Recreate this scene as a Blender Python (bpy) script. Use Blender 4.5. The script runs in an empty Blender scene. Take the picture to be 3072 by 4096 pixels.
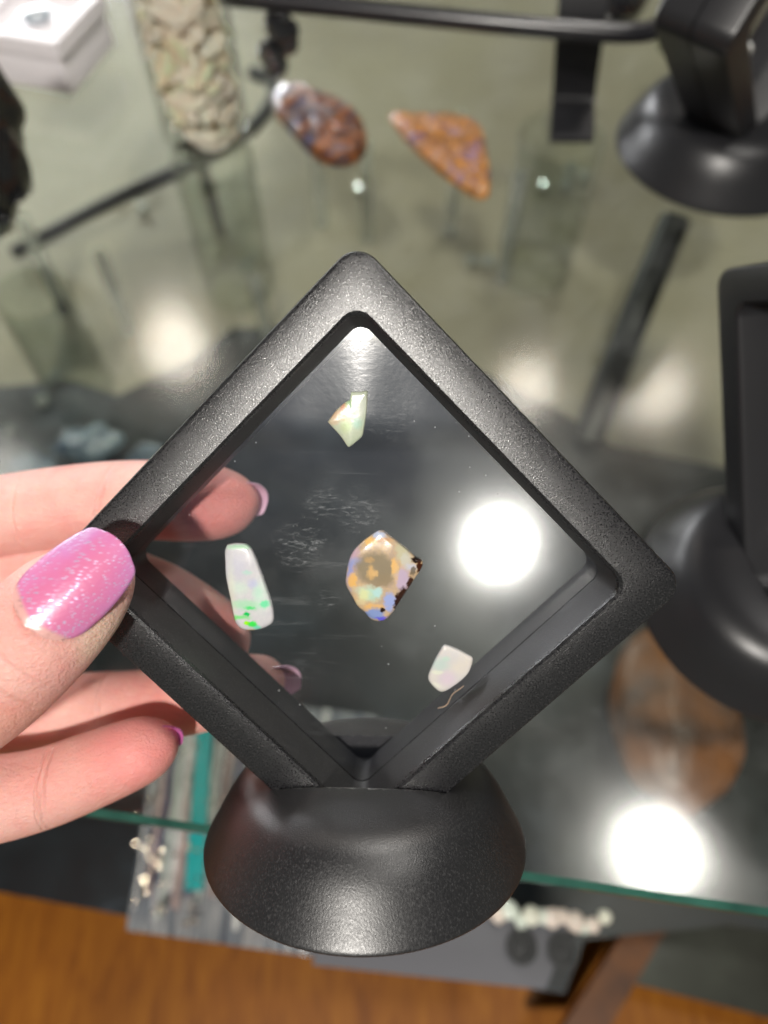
import bpy, bmesh, math, random
from mathutils import Vector, Matrix, noise
random.seed(7)
S = 0.01                      # all lengths below are centimetres
C = bpy.context.scene.collection
sc = bpy.context.scene

# ------------------------------------------------------------------ camera
H = 23.0                      # camera height above the glass shelf
F = 3000.0
cd = bpy.data.cameras.new("camera"); cam = bpy.data.objects.new("camera", cd); C.objects.link(cam)
cam.location = (0, 0, H*S); cam.rotation_euler = (math.radians(30), 0, 0)
cd.sensor_fit = 'VERTICAL'; cd.sensor_height = 36; cd.lens = F/4096*36
cd.clip_start = 0.005; cd.clip_end = 50
cd.dof.use_dof = True; cd.dof.focus_distance = 0.146; cd.dof.aperture_fstop = 7.4
sc.camera = cam
RX = Vector((1, 0, 0)); DN = Vector((0, -math.cos(math.radians(30)), -math.sin(math.radians(30))))
FW = Vector((0, math.sin(math.radians(30)), -math.cos(math.radians(30))))
O = Vector((0, 0, H))
def ray(px, py): return RX*((px-1536)/F) + DN*((py-2048)/F) + FW
def W(px, py, d): return O + ray(px, py)*d            # point at a depth
def G(px, py, z=0.0):                                 # point on a level
    r = ray(px, py); return O + r*((z-H)/r.z)

# pose of the hand-held frame (rotation fitted to its four corners)
RC = [[0.99938624, -0.00456305, 0.03473207], [0.01124823, 0.98077739, -0.1948055], [-0.03317552, 0.19507661, 0.98022676]]
TC = (-0.513, 1.366, 14.61)
def cdir(v): return RX*v[0] + DN*v[1] + FW*v[2]
AX = cdir([RC[i][0] for i in range(3)]); AY = -cdir([RC[i][1] for i in range(3)]); AZ = -cdir([RC[i][2] for i in range(3)])
FO = O + cdir(TC)
FM = Matrix(((AX.x, AY.x, AZ.x, FO.x*S), (AX.y, AY.y, AZ.y, FO.y*S), (AX.z, AY.z, AZ.z, FO.z*S), (0, 0, 0, 1)))
def FL(px, py, z=0.0):                                # pixel -> local point on a plane of the held frame
    r = ray(px, py); p0 = FO + AZ*z
    t = (p0-O).dot(AZ)/r.dot(AZ); p = O + r*t - FO
    return Vector((p.dot(AX), p.dot(AY), z))

# ------------------------------------------------------------------ light
w = bpy.data.worlds.new("World"); sc.world = w; w.use_nodes = True
wt = w.node_tree; wc_ = wt.nodes.new('ShaderNodeTexCoord'); ws = wt.nodes.new('ShaderNodeSeparateXYZ'); wr = wt.nodes.new('ShaderNodeValToRGB')
wt.links.new(wc_.outputs['Generated'], ws.inputs[0]); wt.links.new(ws.outputs['Z'], wr.inputs[0])
for e_, (p_, c_) in zip(wr.color_ramp.elements, ((.15, (.92, .95, .84, 1)), (.70, (.07, .075, .085, 1)))): e_.position = p_; e_.color = c_
wt.links.new(wr.outputs[0], wt.nodes["Background"].inputs[0])      # lit shop walls around, dimmer ceiling above
wt.nodes["Background"].inputs[1].default_value = 0.20
def lamp(name, pos, target, dia, radiance, col=(1, .96, .9), glow=True, mottle=0.0):
    """ceiling spot: bright LED core of diameter dia inside a dim disc twice as wide that paints the halo"""
    k = 2.0 if glow else 1.0
    l = bpy.data.lights.new(name, 'AREA'); l.shape = 'DISK'; l.size = dia*k*S
    l.energy = radiance*math.pi*math.pi*(dia*k*S/2)**2; l.color = col
    if glow:
        l.use_nodes = True; t = l.node_tree; em = [n for n in t.nodes if n.type == 'EMISSION'][0]
        g = t.nodes.new('ShaderNodeNewGeometry'); d = t.nodes.new('ShaderNodeVectorMath'); d.operation = 'DISTANCE'; d.inputs[1].default_value = (.5, .5, 0)
        t.links.new(g.outputs['Parametric'], d.inputs[0])
        rp = t.nodes.new('ShaderNodeValToRGB'); rp.color_ramp.interpolation = 'EASE'
        for _ in range(4): rp.color_ramp.elements.new(.5)
        for e, (p, c) in zip(rp.color_ramp.elements, ((0, .72), (.07, 1), (.22, 1), (.27, .035), (.36, .02), (.5, .004))): e.position = p; e.color = (c, c, c, 1)  # dim outer ring paints a soft halo around the core
        t.links.new(d.outputs['Value'], rp.inputs[0]); outc = rp.outputs[0]
        if mottle:
            n = t.nodes.new('ShaderNodeTexNoise'); n.inputs['Scale'].default_value = 9; t.links.new(g.outputs['Parametric'], n.inputs['Vector'])
            r2 = t.nodes.new('ShaderNodeValToRGB'); r2.color_ramp.elements[0].position = .42; r2.color_ramp.elements[0].color = (.55, .34, .2, 1)
            r2.color_ramp.elements[1].position = .56; r2.color_ramp.elements[1].color = (1.0, 1.0, 1.0, 1); t.links.new(n.outputs[0], r2.inputs[0])
            m = t.nodes.new('ShaderNodeMix'); m.data_type = 'RGBA'; m.blend_type = 'MULTIPLY'; m.inputs[0].default_value = mottle
            t.links.new(rp.outputs[0], m.inputs[6]); t.links.new(r2.outputs[0], m.inputs[7]); outc = m.outputs[2]
        t.links.new(outc, em.inputs['Color'])
    o = bpy.data.objects.new(name, l); C.objects.link(o); o.location = pos*S
    d = (target-pos).normalized(); o.rotation_euler = d.to_track_quat('-Z', 'Y').to_euler()
    return o
def mirror_lamp(px, py, h, dia, rad, col=(1, .96, .9), mottle=0.0):   # a ceiling lamp whose image in the glass shelf lies at px,py
    g = G(px, py, -h); lamp("ceiling_spot", Vector((g.x, g.y, h)), Vector((g.x*.4, g.y*.4, 0)), dia, rad, col, True, mottle)
mirror_lamp(2000, 2170, 150, 14, 190)
mirror_lamp(2630, 3405, 150, 15, 90)
mirror_lamp(700, 1385, 150, 19, 24, (1, .96, .9), .7)
mirror_lamp(690, 1250, 150, 12, 9, (1, .96, .9), .7)
mirror_lamp(2110, 1540, 150, 15, 24, (1, .96, .9), .7)
mirror_lamp(2620, 1560, 150, 20, 18, (1, .96, .9), .8)
mirror_lamp(-30, 1880, 150, 18, 10)
mirror_lamp(2130, 820, 150, 9, 8)
# the strong spot behind the photographer that glares on the frame
pr = FO + AX*FL(1425, 1270).x + AY*FL(1425, 1270).y
d0 = (pr-O).normalized(); rr = d0 - AZ*2*d0.dot(AZ)
lamp("ceiling_spot", pr + rr*150, pr, 9, 1250, (1, .95, .88), False)
ll = bpy.data.lights.new("added_fill_strip", 'AREA'); ll.shape = 'RECTANGLE'; ll.size = 1.0; ll.size_y = .04; ll.energy = 105*math.pi*.04; ll.color = (.97, .98, 1)  # strip added out of view to brighten the inner walls and stand top
lo = bpy.data.objects.new("added_fill_strip", ll); C.objects.link(lo); lo.location = (-.65, 1.15, .27); lo.rotation_euler = (Vector((0, .1, .1))-lo.location).to_track_quat('-Z', 'Y').to_euler()
sc.view_settings.view_transform = 'Standard'; sc.view_settings.look = 'None'
sc.view_settings.exposure = 0; sc.view_settings.gamma = 1; sc.view_settings.use_curve_mapping = False

# ------------------------------------------------------------------ materials
def nt(name):
    m = bpy.data.materials.new(name); m.use_nodes = True; t = m.node_tree; t.nodes.clear()
    out = t.nodes.new('ShaderNodeOutputMaterial'); return m, t, out
def N(t, typ, **kw):
    n = t.nodes.new(typ)
    for k, v in kw.items():
        if k.startswith('i_'):
            key = k[2:]; key = int(key) if key.isdigit() else key.replace('_', ' ')
            n.inputs[key].default_value = v
        else: setattr(n, k, v)
    return n
def L(t, a, b): t.links.new(a, b)
def coords(t, scale=(1, 1, 1), rot=(0, 0, 0), loc=(0, 0, 0)):   # object coordinates in centimetres
    tc = N(t, 'ShaderNodeTexCoord'); mp = N(t, 'ShaderNodeMapping')
    mp.inputs['Scale'].default_value = [100*s for s in scale]; mp.inputs['Rotation'].default_value = rot; mp.inputs['Location'].default_value = loc
    L(t, tc.outputs['Object'], mp.inputs[0]); return mp.outputs[0]
def ramp(t, fac, stops, interp='LINEAR'):
    r = N(t, 'ShaderNodeValToRGB'); r.color_ramp.interpolation = interp
    while len(r.color_ramp.elements) < len(stops): r.color_ramp.elements.new(0.5)
    for e, (p, c) in zip(r.color_ramp.elements, stops): e.position = p; e.color = (*c, 1) if len(c) == 3 else c
    L(t, fac, r.inputs[0]); return r.outputs[0]
def noise_tex(t, vec, scale, detail=4, rough=.55, dist=0):
    n = N(t, 'ShaderNodeTexNoise', i_Scale=scale, i_Detail=detail, i_Roughness=rough, i_Distortion=dist); L(t, vec, n.inputs['Vector']); return n
def mixc(t, fac, a, b, mode='MIX'):
    m = N(t, 'ShaderNodeMix', data_type='RGBA', blend_type=mode)
    for s, v in ((0, fac), (6, a), (7, b)):
        if hasattr(v, 'links'): L(t, v, m.inputs[s])
        else: m.inputs[s].default_value = v if s == 0 else (*v, 1)
    return m.outputs[2]
def math_n(t, op, a, b=0.0, c=None, clamp=False):
    m = N(t, 'ShaderNodeMath', operation=op, use_clamp=clamp)
    for i, v in enumerate((a, b, c)):
        if v is None: continue
        if hasattr(v, 'links'): L(t, v, m.inputs[i])
        else: m.inputs[i].default_value = v
    return m.outputs[0]
def princ(name, col, rough=.5, metal=0, spec=.5, bump=None, cvar=None, coat=0, **kw):
    m, t, out = nt(name); b = N(t, 'ShaderNodeBsdfPrincipled', i_Roughness=rough, i_Metallic=metal)
    b.inputs['Base Color'].default_value = (*col, 1); b.inputs['Specular IOR Level'].default_value = spec
    b.inputs['Coat Weight'].default_value = coat
    v = coords(t)
    if cvar:                                             # (scale, colour2)
        n = noise_tex(t, v, cvar[0]); f = ramp(t, n.outputs[0], [(.35, (0, 0, 0)), (.65, (1, 1, 1))])
        L(t, mixc(t, f, col, cvar[1]), b.inputs['Base Color'])
    if bump:                                             # (scale, strength, distance)
        n = noise_tex(t, v, bump[0], 3, .6); bp = N(t, 'ShaderNodeBump', i_Strength=bump[1], i_Distance=bump[2]*S)
        L(t, n.outputs[0], bp.inputs['Height']); L(t, bp.outputs[0], b.inputs['Normal'])
    for k, val in kw.items(): b.inputs[k.replace('_', ' ')].default_value = val
    L(t, b.outputs[0], out.inputs[0]); return m
def schlick(t, base=.04, normal=None):
    g = N(t, 'ShaderNodeNewGeometry'); d = N(t, 'ShaderNodeVectorMath', operation='DOT_PRODUCT')
    L(t, g.outputs['Incoming'], d.inputs[0]); L(t, normal or g.outputs['Normal'], d.inputs[1])
    a = math_n(t, 'ABSOLUTE', d.outputs['Value']); o = math_n(t, 'SUBTRACT', 1.0, a, clamp=True)
    p = math_n(t, 'POWER', o, 5.0); return math_n(t, 'MULTIPLY_ADD', p, 1-base, base, clamp=True)
def clear(name, tint=(.9, .95, .92), base=.04, haze=.12, haze_rough=.18, smudge=0, rough=.0, bump=None):
    """thin clear sheet: Fresnel reflection over see-through, with a faint greasy haze lobe"""
    m, t, out = nt(name); f = schlick(t, base)
    tr = N(t, 'ShaderNodeBsdfTransparent'); tr.inputs[0].default_value = (*tint, 1)
    g1 = N(t, 'ShaderNodeBsdfAnisotropic', i_Roughness=rough); g2 = N(t, 'ShaderNodeBsdfAnisotropic', i_Roughness=haze_rough)
    v = coords(t)
    if bump:
        n = noise_tex(t, v, bump[0], 2); bp = N(t, 'ShaderNodeBump', i_Strength=bump[1], i_Distance=bump[2]*S)
        L(t, n.outputs[0], bp.inputs['Height']); L(t, bp.outputs[0], g1.inputs['Normal'])
    gm = N(t, 'ShaderNodeMixShader', i_0=haze); L(t, g1.outputs[0], gm.inputs[1]); L(t, g2.outputs[0], gm.inputs[2])
    mx = N(t, 'ShaderNodeMixShader'); L(t, f, mx.inputs[0]); L(t, tr.outputs[0], mx.inputs[1]); L(t, gm.outputs[0], mx.inputs[2])
    last = mx.outputs[0]
    if smudge:
        n = noise_tex(t, v, .35, 6, .65); k = ramp(t, n.outputs[0], [(.45, (0, 0, 0)), (.8, (smudge,)*3)])
        df = N(t, 'ShaderNodeBsdfDiffuse'); df.inputs[0].default_value = (.75, .78, .78, 1)
        m2 = N(t, 'ShaderNodeMixShader'); L(t, k, m2.inputs[0]); L(t, last, m2.inputs[1]); L(t, df.outputs[0], m2.inputs[2]); last = m2.outputs[0]
    L(t, last, out.inputs[0]); return m

def black_plastic(name, gs, dist, rough, base, fleck, spec, stretch=(1, 1, 1)):
    """moulded plastic with a fine spark-eroded grain; pale pigment specks in the skin of the moulding"""
    m, t, out = nt(name); v = coords(t, stretch)
    b = N(t, 'ShaderNodeBsdfPrincipled'); b.inputs['Specular IOR Level'].default_value = spec
    n = noise_tex(t, v, gs, 2, .6); n2 = noise_tex(t, v, gs*.9, 2, .5); n3 = noise_tex(t, v, 1.3, 3)
    bp = N(t, 'ShaderNodeBump', i_Strength=1.0, i_Distance=dist*S); L(t, n.outputs[0], bp.inputs['Height']); L(t, bp.outputs[0], b.inputs['Normal'])
    L(t, ramp(t, n2.outputs[0], [(.56, base), (.76, fleck)]), b.inputs['Base Color'])
    L(t, math_n(t, 'ADD', math_n(t, 'MULTIPLY_ADD', n3.outputs[0], .08, rough-.04), math_n(t, 'MULTIPLY_ADD', n2.outputs[0], .3, -.15)), b.inputs['Roughness'])
    L(t, b.outputs[0], out.inputs[0]); return m
M_black = black_plastic('black grained plastic', 33, .0072, .30, (.006, .006, .0075), (.05, .048, .05), 1.0)
M_satin = black_plastic('black satin plastic', 34, .0045, .40, (.007, .007, .0085), (.035, .035, .037), 1.0, (1, 1, .5))
M_wall = black_plastic('matt black plastic of the inner walls', 30, .006, .52, (.012, .012, .0135), (.06, .06, .062), 1.0)
M_bgblack = princ('black plastic', (.014, .014, .016), .36, bump=(12, .3, .01))
M_wire = princ('black lacquered steel', (.012, .012, .015), .28, spec=.6)
M_gloss_black = princ('polished black stone', (.008, .008, .009), .1, spec=.7, coat=.5)
M_glass = clear('shelf glass', (.88, .90, .87), .045, .20, .25, smudge=.06, rough=.12, bump=(.25, .10, .02))
M_edge = princ('green glass edge', (.012, .06, .045), .12, spec=.7, cvar=(.6, (.03, .12, .09)))
M_vial = clear('vial glass', (.97, .98, .97), .09, .15, .15)
M_white = princ('white card', (.80, .77, .80), .45, bump=(5, .2, .02))
M_foam = princ('white foam', (.78, .76, .77), .8)

def skin_mat(tips, creases=()):
    m, t, out = nt('skin'); v = coords(t)
    b = N(t, 'ShaderNodeBsdfPrincipled', i_Roughness=.42)
    n1 = noise_tex(t, v, .55, 4); n2 = noise_tex(t, v, 2.6, 5, .6); n4 = noise_tex(t, v, 16, 3, .6)
    c = mixc(t, ramp(t, n1.outputs[0], [(.35, (0, 0, 0)), (.65, (1, 1, 1))]), (.80, .47, .41), (.78, .36, .32))
    c = mixc(t, ramp(t, n2.outputs[0], [(.4, (0, 0, 0)), (.75, (.5, .5, .5))]), c, (.84, .54, .46))
    tc = N(t, 'ShaderNodeTexCoord')
    for p, r, col, k in tips:
        d = N(t, 'ShaderNodeVectorMath', operation='DISTANCE'); L(t, tc.outputs['Object'], d.inputs[0]); d.inputs[1].default_value = p*S
        mr = N(t, 'ShaderNodeMapRange', interpolation_type='SMOOTHSTEP', i_1=r*.3*S, i_2=r*S, i_3=k, i_4=0.0); L(t, d.outputs['Value'], mr.inputs[0])
        c = mixc(t, mr.outputs[0], c, col)
    L(t, c, b.inputs['Base Color'])
    b.inputs['Subsurface Weight'].default_value = .35; b.inputs['Subsurface Radius'].default_value = (1, .35, .2); b.inputs['Subsurface Scale'].default_value = .25*S
    vw = N(t, 'ShaderNodeMapping'); vw.inputs['Rotation'].default_value = (.2, .5, .5); vw.inputs['Scale'].default_value = (.7, 1.6, 1); L(t, v, vw.inputs[0])
    wv = noise_tex(t, vw.outputs[0], 9, 4, .6, 1.0)
    vo = N(t, 'ShaderNodeTexVoronoi', i_Scale=14.0, feature='DISTANCE_TO_EDGE'); L(t, v, vo.inputs['Vector'])
    h = math_n(t, 'ADD', math_n(t, 'MULTIPLY', wv.outputs[0], 1.4), math_n(t, 'MULTIPLY_ADD', vo.outputs[0], .5, n4.outputs[0]))
    for p, d_, wd, k in creases:
        nn_ = N(t, 'ShaderNodeVectorMath', operation='SUBTRACT'); L(t, tc.outputs['Object'], nn_.inputs[0]); nn_.inputs[1].default_value = p*S
        dp = N(t, 'ShaderNodeVectorMath', operation='DOT_PRODUCT'); L(t, nn_.outputs[0], dp.inputs[0]); dp.inputs[1].default_value = d_.normalized()
        ln = N(t, 'ShaderNodeVectorMath', operation='LENGTH'); L(t, nn_.outputs[0], ln.inputs[0])
        a_ = math_n(t, 'ABSOLUTE', math_n(t, 'ADD', dp.outputs['Value'], math_n(t, 'MULTIPLY_ADD', n2.outputs[0], .0012, -.0006)))
        m1 = N(t, 'ShaderNodeMapRange', interpolation_type='SMOOTHSTEP', i_1=0.0, i_2=wd*S, i_3=-k*.55, i_4=0.0); L(t, a_, m1.inputs[0])
        m3 = N(t, 'ShaderNodeMapRange', interpolation_type='SMOOTHSTEP', i_1=.9*S, i_2=1.3*S, i_3=1.0, i_4=0.0); L(t, ln.outputs['Value'], m3.inputs[0])
        h = math_n(t, 'ADD', h, math_n(t, 'MULTIPLY', m1.outputs[0], m3.outputs[0]))
    bp = N(t, 'ShaderNodeBump', i_Strength=.9, i_Distance=.026*S); L(t, h, bp.inputs['Height']); L(t, bp.outputs[0], b.inputs['Normal'])
    L(t, b.outputs[0], out.inputs[0]); return m

def nail_mat(name='pink shimmer nail polish', sx=14.0):
    m, t, out = nt(name)
    uv = N(t, 'ShaderNodeUVMap'); sp = N(t, 'ShaderNodeSeparateXYZ'); L(t, uv.outputs[0], sp.inputs[0])
    v = coords(t)
    # magnetic-polish flecks: short parallel needles
    mp = N(t, 'ShaderNodeMapping'); mp.inputs['Rotation'].default_value = (0, 0, .25); mp.inputs['Scale'].default_value = (6, 24, 24); L(t, v, mp.inputs[0])
    vo = N(t, 'ShaderNodeTexVoronoi', i_Scale=1.0, i_Randomness=1.0); L(t, mp.outputs[0], vo.inputs['Vector'])
    fl = ramp(t, vo.outputs['Distance'], [(.12, (1, 1, 1)), (.42, (0, 0, 0))])
    rnd = N(t, 'ShaderNodeSeparateColor'); L(t, vo.outputs['Color'], rnd.inputs[0])
    on = ramp(t, rnd.outputs[0], [(.15, (0, 0, 0)), (.6, (1, 1, 1))])
    fleck = math_n(t, 'MULTIPLY', fl, on)
    n1 = noise_tex(t, v, 1.7, 4)
    edge = math_n(t, 'ABSOLUTE', math_n(t, 'SUBTRACT', sp.outputs[0], .5))
    e2 = math_n(t, 'ADD', math_n(t, 'MULTIPLY', edge, 1.2), math_n(t, 'MULTIPLY_ADD', sp.outputs[1], .55, -.28))
    e3 = math_n(t, 'ADD', e2, math_n(t, 'MULTIPLY_ADD', n1.outputs[0], .9, -.45), clamp=True)
    c = ramp(t, e3, [(.1, (.62, .17, .33)), (.38, (.60, .18, .38)), (.62, (.55, .21, .46)), (.9, (.56, .38, .60))])
    c = mixc(t, math_n(t, 'MULTIPLY', fleck, .95), c, (.86, .72, 1.0))
    # bare strip of natural nail near the cuticle
    bare = ramp(t, math_n(t, 'MULTIPLY_ADD', edge, -.22, sp.outputs[1]), [(.045, (1, 1, 1)), (.085, (0, 0, 0))])
    c = mixc(t, bare, c, (.66, .36, .33))
    b = N(t, 'ShaderNodeBsdfPrincipled', i_Roughness=.33); L(t, c, b.inputs['Base Color'])
    b.inputs['Coat Weight'].default_value = .45; b.inputs['Coat Roughness'].default_value = .22
    L(t, math_n(t, 'MULTIPLY', fleck, .7), b.inputs['Metallic'])
    bp = N(t, 'ShaderNodeBump', i_Strength=.5, i_Distance=.006*S); L(t, vo.outputs['Distance'], bp.inputs['Height']); L(t, bp.outputs[0], b.inputs['Normal'])
    bc = noise_tex(t, v, 5, 2); bp2 = N(t, 'ShaderNodeBump', i_Strength=.25, i_Distance=.02*S); L(t, bc.outputs[0], bp2.inputs['Height']); L(t, bp2.outputs[0], b.inputs['Coat Normal'])
    L(t, b.outputs[0], out.inputs[0]); return m

def patch_mat(name, base, var, patches, warp=.12, wscale=5.0, rough=.22, coat=.6, sss=0, emit=0, mottle=.5):
    """base colour mottled with var, plus irregular patches [(x, y, rx, ry, colour, strength, softness)] in local cm"""
    m, t, out = nt(name); v = coords(t)
    n = noise_tex(t, v, wscale, 6, .65)
    sb = N(t, 'ShaderNodeVectorMath', operation='SUBTRACT'); L(t, n.outputs['Color'], sb.inputs[0]); sb.inputs[1].default_value = (.5, .5, .5)
    scn = N(t, 'ShaderNodeVectorMath', operation='SCALE'); L(t, sb.outputs[0], scn.inputs[0]); scn.inputs['Scale'].default_value = warp*2
    ad = N(t, 'ShaderNodeVectorMath', operation='ADD'); L(t, v, ad.inputs[0]); L(t, scn.outputs[0], ad.inputs[1])
    sp = N(t, 'ShaderNodeSeparateXYZ'); L(t, ad.outputs[0], sp.inputs[0])
    n2 = noise_tex(t, v, wscale*.8, 5, .6); c = mixc(t, ramp(t, n2.outputs[0], [(.4, (0, 0, 0)), (.62, (mottle*2,)*3)]), base, var)
    for (x, y, rx, ry, col, st, soft) in patches:
        dx = math_n(t, 'MULTIPLY_ADD', sp.outputs[0], 1/rx, -x/rx); dy = math_n(t, 'MULTIPLY_ADD', sp.outputs[1], 1/ry, -y/ry)
        d = math_n(t, 'SQRT', math_n(t, 'ADD', math_n(t, 'MULTIPLY', dx, dx), math_n(t, 'MULTIPLY', dy, dy)))
        mr = N(t, 'ShaderNodeMapRange', interpolation_type='SMOOTHSTEP', i_1=1-soft, i_2=1+soft, i_3=st, i_4=0.0); L(t, d, mr.inputs[0])
        c = mixc(t, mr.outputs[0], c, col)
    b = N(t, 'ShaderNodeBsdfPrincipled', i_Roughness=rough); L(t, c, b.inputs['Base Color'])
    b.inputs['Coat Weight'].default_value = coat; b.inputs['Coat Roughness'].default_value = .05
    if sss: b.inputs['Subsurface Weight'].default_value = sss; b.inputs['Subsurface Scale'].default_value = .08*S; b.inputs['Subsurface Radius'].default_value = (1, .9, .8)
    bp = N(t, 'ShaderNodeBump', i_Strength=.15, i_Distance=.02*S); L(t, n2.outputs[0], bp.inputs['Height']); L(t, bp.outputs[0], b.inputs['Normal'])
    L(t, b.outputs[0], out.inputs[0]); return m

# ------------------------------------------------------------------ mesh helpers
def link(name, me, mats, parent=None, matrix=None):
    o = bpy.data.objects.new(name, me); C.objects.link(o)
    for m in (mats if isinstance(mats, (list, tuple)) else [mats]): me.materials.append(m)
    if parent: o.parent = parent
    if matrix is not None: o.matrix_world = matrix
    return o
def finish(bm, smooth=True, angle=35):
    bmesh.ops.scale(bm, vec=(S, S, S), verts=bm.verts)
    bmesh.ops.recalc_face_normals(bm, faces=bm.faces)
    if smooth:
        for f in bm.faces: f.smooth = True
        for e in bm.edges:
            if len(e.link_faces) == 2 and e.calc_face_angle(0) > math.radians(angle): e.smooth = False
    me = bpy.data.meshes.new('mesh'); bm.to_mesh(me); bm.free(); return me
def thing(name, label, cat, loc=Vector((0, 0, 0)), group=None, matrix=None, rz=0):
    o = bpy.data.objects.new(name, None); C.objects.link(o); o.empty_display_size = .01
    if matrix is not None: o.matrix_world = matrix
    else: o.location = loc*S; o.rotation_euler = (0, 0, rz)
    return tag(o, label, cat, group)
def tag(o, label, cat, group=None):
    o['label'] = label; o['category'] = cat
    if group: o['group'] = group
    return o
def struct(o): o['kind'] = 'structure'; return o
def box(bm, c, s, rot=None, bevel=0):
    r = bmesh.ops.create_cube(bm, size=1); vs = r['verts']
    for v in vs:
        v.co = Vector((v.co.x*s[0], v.co.y*s[1], v.co.z*s[2]))
        if rot: v.co.rotate(rot)
        v.co += Vector(c)
    if bevel:
        es = {e for v in vs for e in v.link_edges}
        bmesh.ops.bevel(bm, geom=list(es), offset=bevel, segments=3, profile=.5, affect='EDGES')
def lathe(bm, prof, n=64, M=None):
    rings = []
    for r, z in prof:
        rings.append([bm.verts.new((r*math.cos(2*math.pi*i/n), r*math.sin(2*math.pi*i/n), z)) for i in range(n)] if r > 1e-6 else [bm.verts.new((0, 0, z))])
    for a, b in zip(rings, rings[1:]):
        for i in range(n):
            j = (i+1) % n
            if len(a) == 1 and len(b) == 1: continue
            if len(a) == 1: bm.faces.new((a[0], b[i], b[j]))
            elif len(b) == 1: bm.faces.new((a[i], a[j], b[0]))
            else: bm.faces.new((a[i], a[j], b[j], b[i]))
def smoothline(pts, n=8):
    P = [Vector(p) for p in pts]; P = [2*P[0]-P[1]] + P + [2*P[-1]-P[-2]]; out = []
    for i in range(1, len(P)-2):
        p0, p1, p2, p3 = P[i-1:i+3]
        for k in range(n):
            t = k/n; out.append(.5*((2*p1)+(p2-p0)*t+(2*p0-5*p1+4*p2-p3)*t*t+(3*p1-p0-3*p2+p3)*t**3))
    out.append(P[-2]); return out
def tube(bm, pts, r, n=12, flat=1.0, up=Vector((0, 0, 1))):
    rings = []
    for i, p in enumerate(pts):
        d = (pts[min(i+1, len(pts)-1)] - pts[max(i-1, 0)]).normalized()
        a = d.cross(up); a = a.normalized() if a.length > 1e-3 else Vector((1, 0, 0)); b = a.cross(d).normalized()
        rad = r[i] if isinstance(r, (list, tuple)) else r
        rings.append([bm.verts.new(p + a*math.cos(2*math.pi*k/n)*rad + b*math.sin(2*math.pi*k/n)*rad*flat) for k in range(n)])
    for A, B in zip(rings, rings[1:]):
        for k in range(n): bm.faces.new((A[k], A[(k+1) % n], B[(k+1) % n], B[k]))
    bm.faces.new(rings[0]); bm.faces.new(rings[-1])
def rsq(half, rad, n=8):                               # rounded square on its corner
    pts = []
    for q in range(4):
        cx, cy = [(1, 1), (-1, 1), (-1, -1), (1, -1)][q]
        for k in range(n+1):
            a = math.pi/2*(q + k/n); x = cx*(half-rad) + rad*math.cos(a); y = cy*(half-rad) + rad*math.sin(a)
            pts.append(((x-y)/math.sqrt(2), (x+y)/math.sqrt(2)))
    return pts
def sqring(bm, prof, inner=0):                                   # prof: (half, radius, z) closed
    loops = [[bm.verts.new((x, y, z)) for x, y in rsq(h, r)] for h, r, z in prof]
    for a, b in zip(loops, loops[1:] + loops[:1]):
        for i in range(len(a)):
            f = bm.faces.new((a[i], a[(i+1) % len(a)], b[(i+1) % len(b)], b[i]))
            if a is loops[0] and inner: f.material_index = 1

# ------------------------------------------------------------------ structure: shelf boards, floor
def slab(bm, corners, z0, z1):
    a = [bm.verts.new((x, y, z0)) for x, y in corners]; b = [bm.verts.new((x, y, z1)) for x, y in corners]
    bm.faces.new(a); bm.faces.new(b)
    for i in range(len(a)): j = (i+1) % len(a); bm.faces.new((a[i], a[j], b[j], b[i]))
# glass shelf
e0 = G(370, 3262); e1 = G(2110, 3520); ed = (e1-e0).normalized()
A = e0 - ed*60; B = e1 + ed*60; far = Vector((-ed.y, ed.x, 0))
bm = bmesh.new(); cr_ = [[bm.verts.new((p.x, p.y, z)) for p in (A+far*o, B+far*o, B+far*110, A+far*110)] for z, o in ((-.8, 0), (-.2, 0), (0, .2))]
bm.faces.new(cr_[0]); bm.faces.new(cr_[2])
for a_, b_ in zip(cr_, cr_[1:]):
    for i in range(4): bm.faces.new((a_[i], a_[(i+1) % 4], b_[(i+1) % 4], b_[i]))
bm.normal_update()
for f in bm.faces: f.material_index = 0 if abs(f.normal.z) > .95 else 1
me = finish(bm, False); shelf = link('glass_shelf', me, [M_glass, M_edge])
tag(shelf, 'clear glass display shelf with green edge carrying the gems and stands', 'shelf')

def board_mat():
    m, t, out = nt('grey green reflection board'); v = coords(t)
    n = noise_tex(t, v, .05, 3); c = mixc(t, ramp(t, n.outputs[0], [(.4, (0, 0, 0)), (.6, (1, 1, 1))]), (.30, .268, .205), (.36, .325, .25))
    b = N(t, 'ShaderNodeBsdfPrincipled', i_Roughness=.38); b.inputs['Specular IOR Level'].default_value = .2; L(t, c, b.inputs['Base Color']); L(t, b.outputs[0], out.inputs[0]); return m
ZB = -18.0
def wood_mat():
    m, t, out = nt('brown wood'); v = coords(t, (1, .16, 1), (0, 0, .35))
    n = noise_tex(t, v, 1.6, 5, .6, .6); c = ramp(t, n.outputs[0], [(.3, (.17, .048, .004)), (.5, (.27, .090, .007)), (.7, (.34, .125, .010))])
    b = N(t, 'ShaderNodeBsdfPrincipled', i_Roughness=.4); b.inputs['Specular IOR Level'].default_value = .25; L(t, c, b.inputs['Base Color']); L(t, b.outputs[0], out.inputs[0]); return m
ZF = -30.0
bm = bmesh.new(); slab(bm, [(-120, -60), (120, -60), (120, 160), (-120, 160)], ZF-2, ZF)
struct(link('floor', finish(bm, False), wood_mat()))
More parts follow.
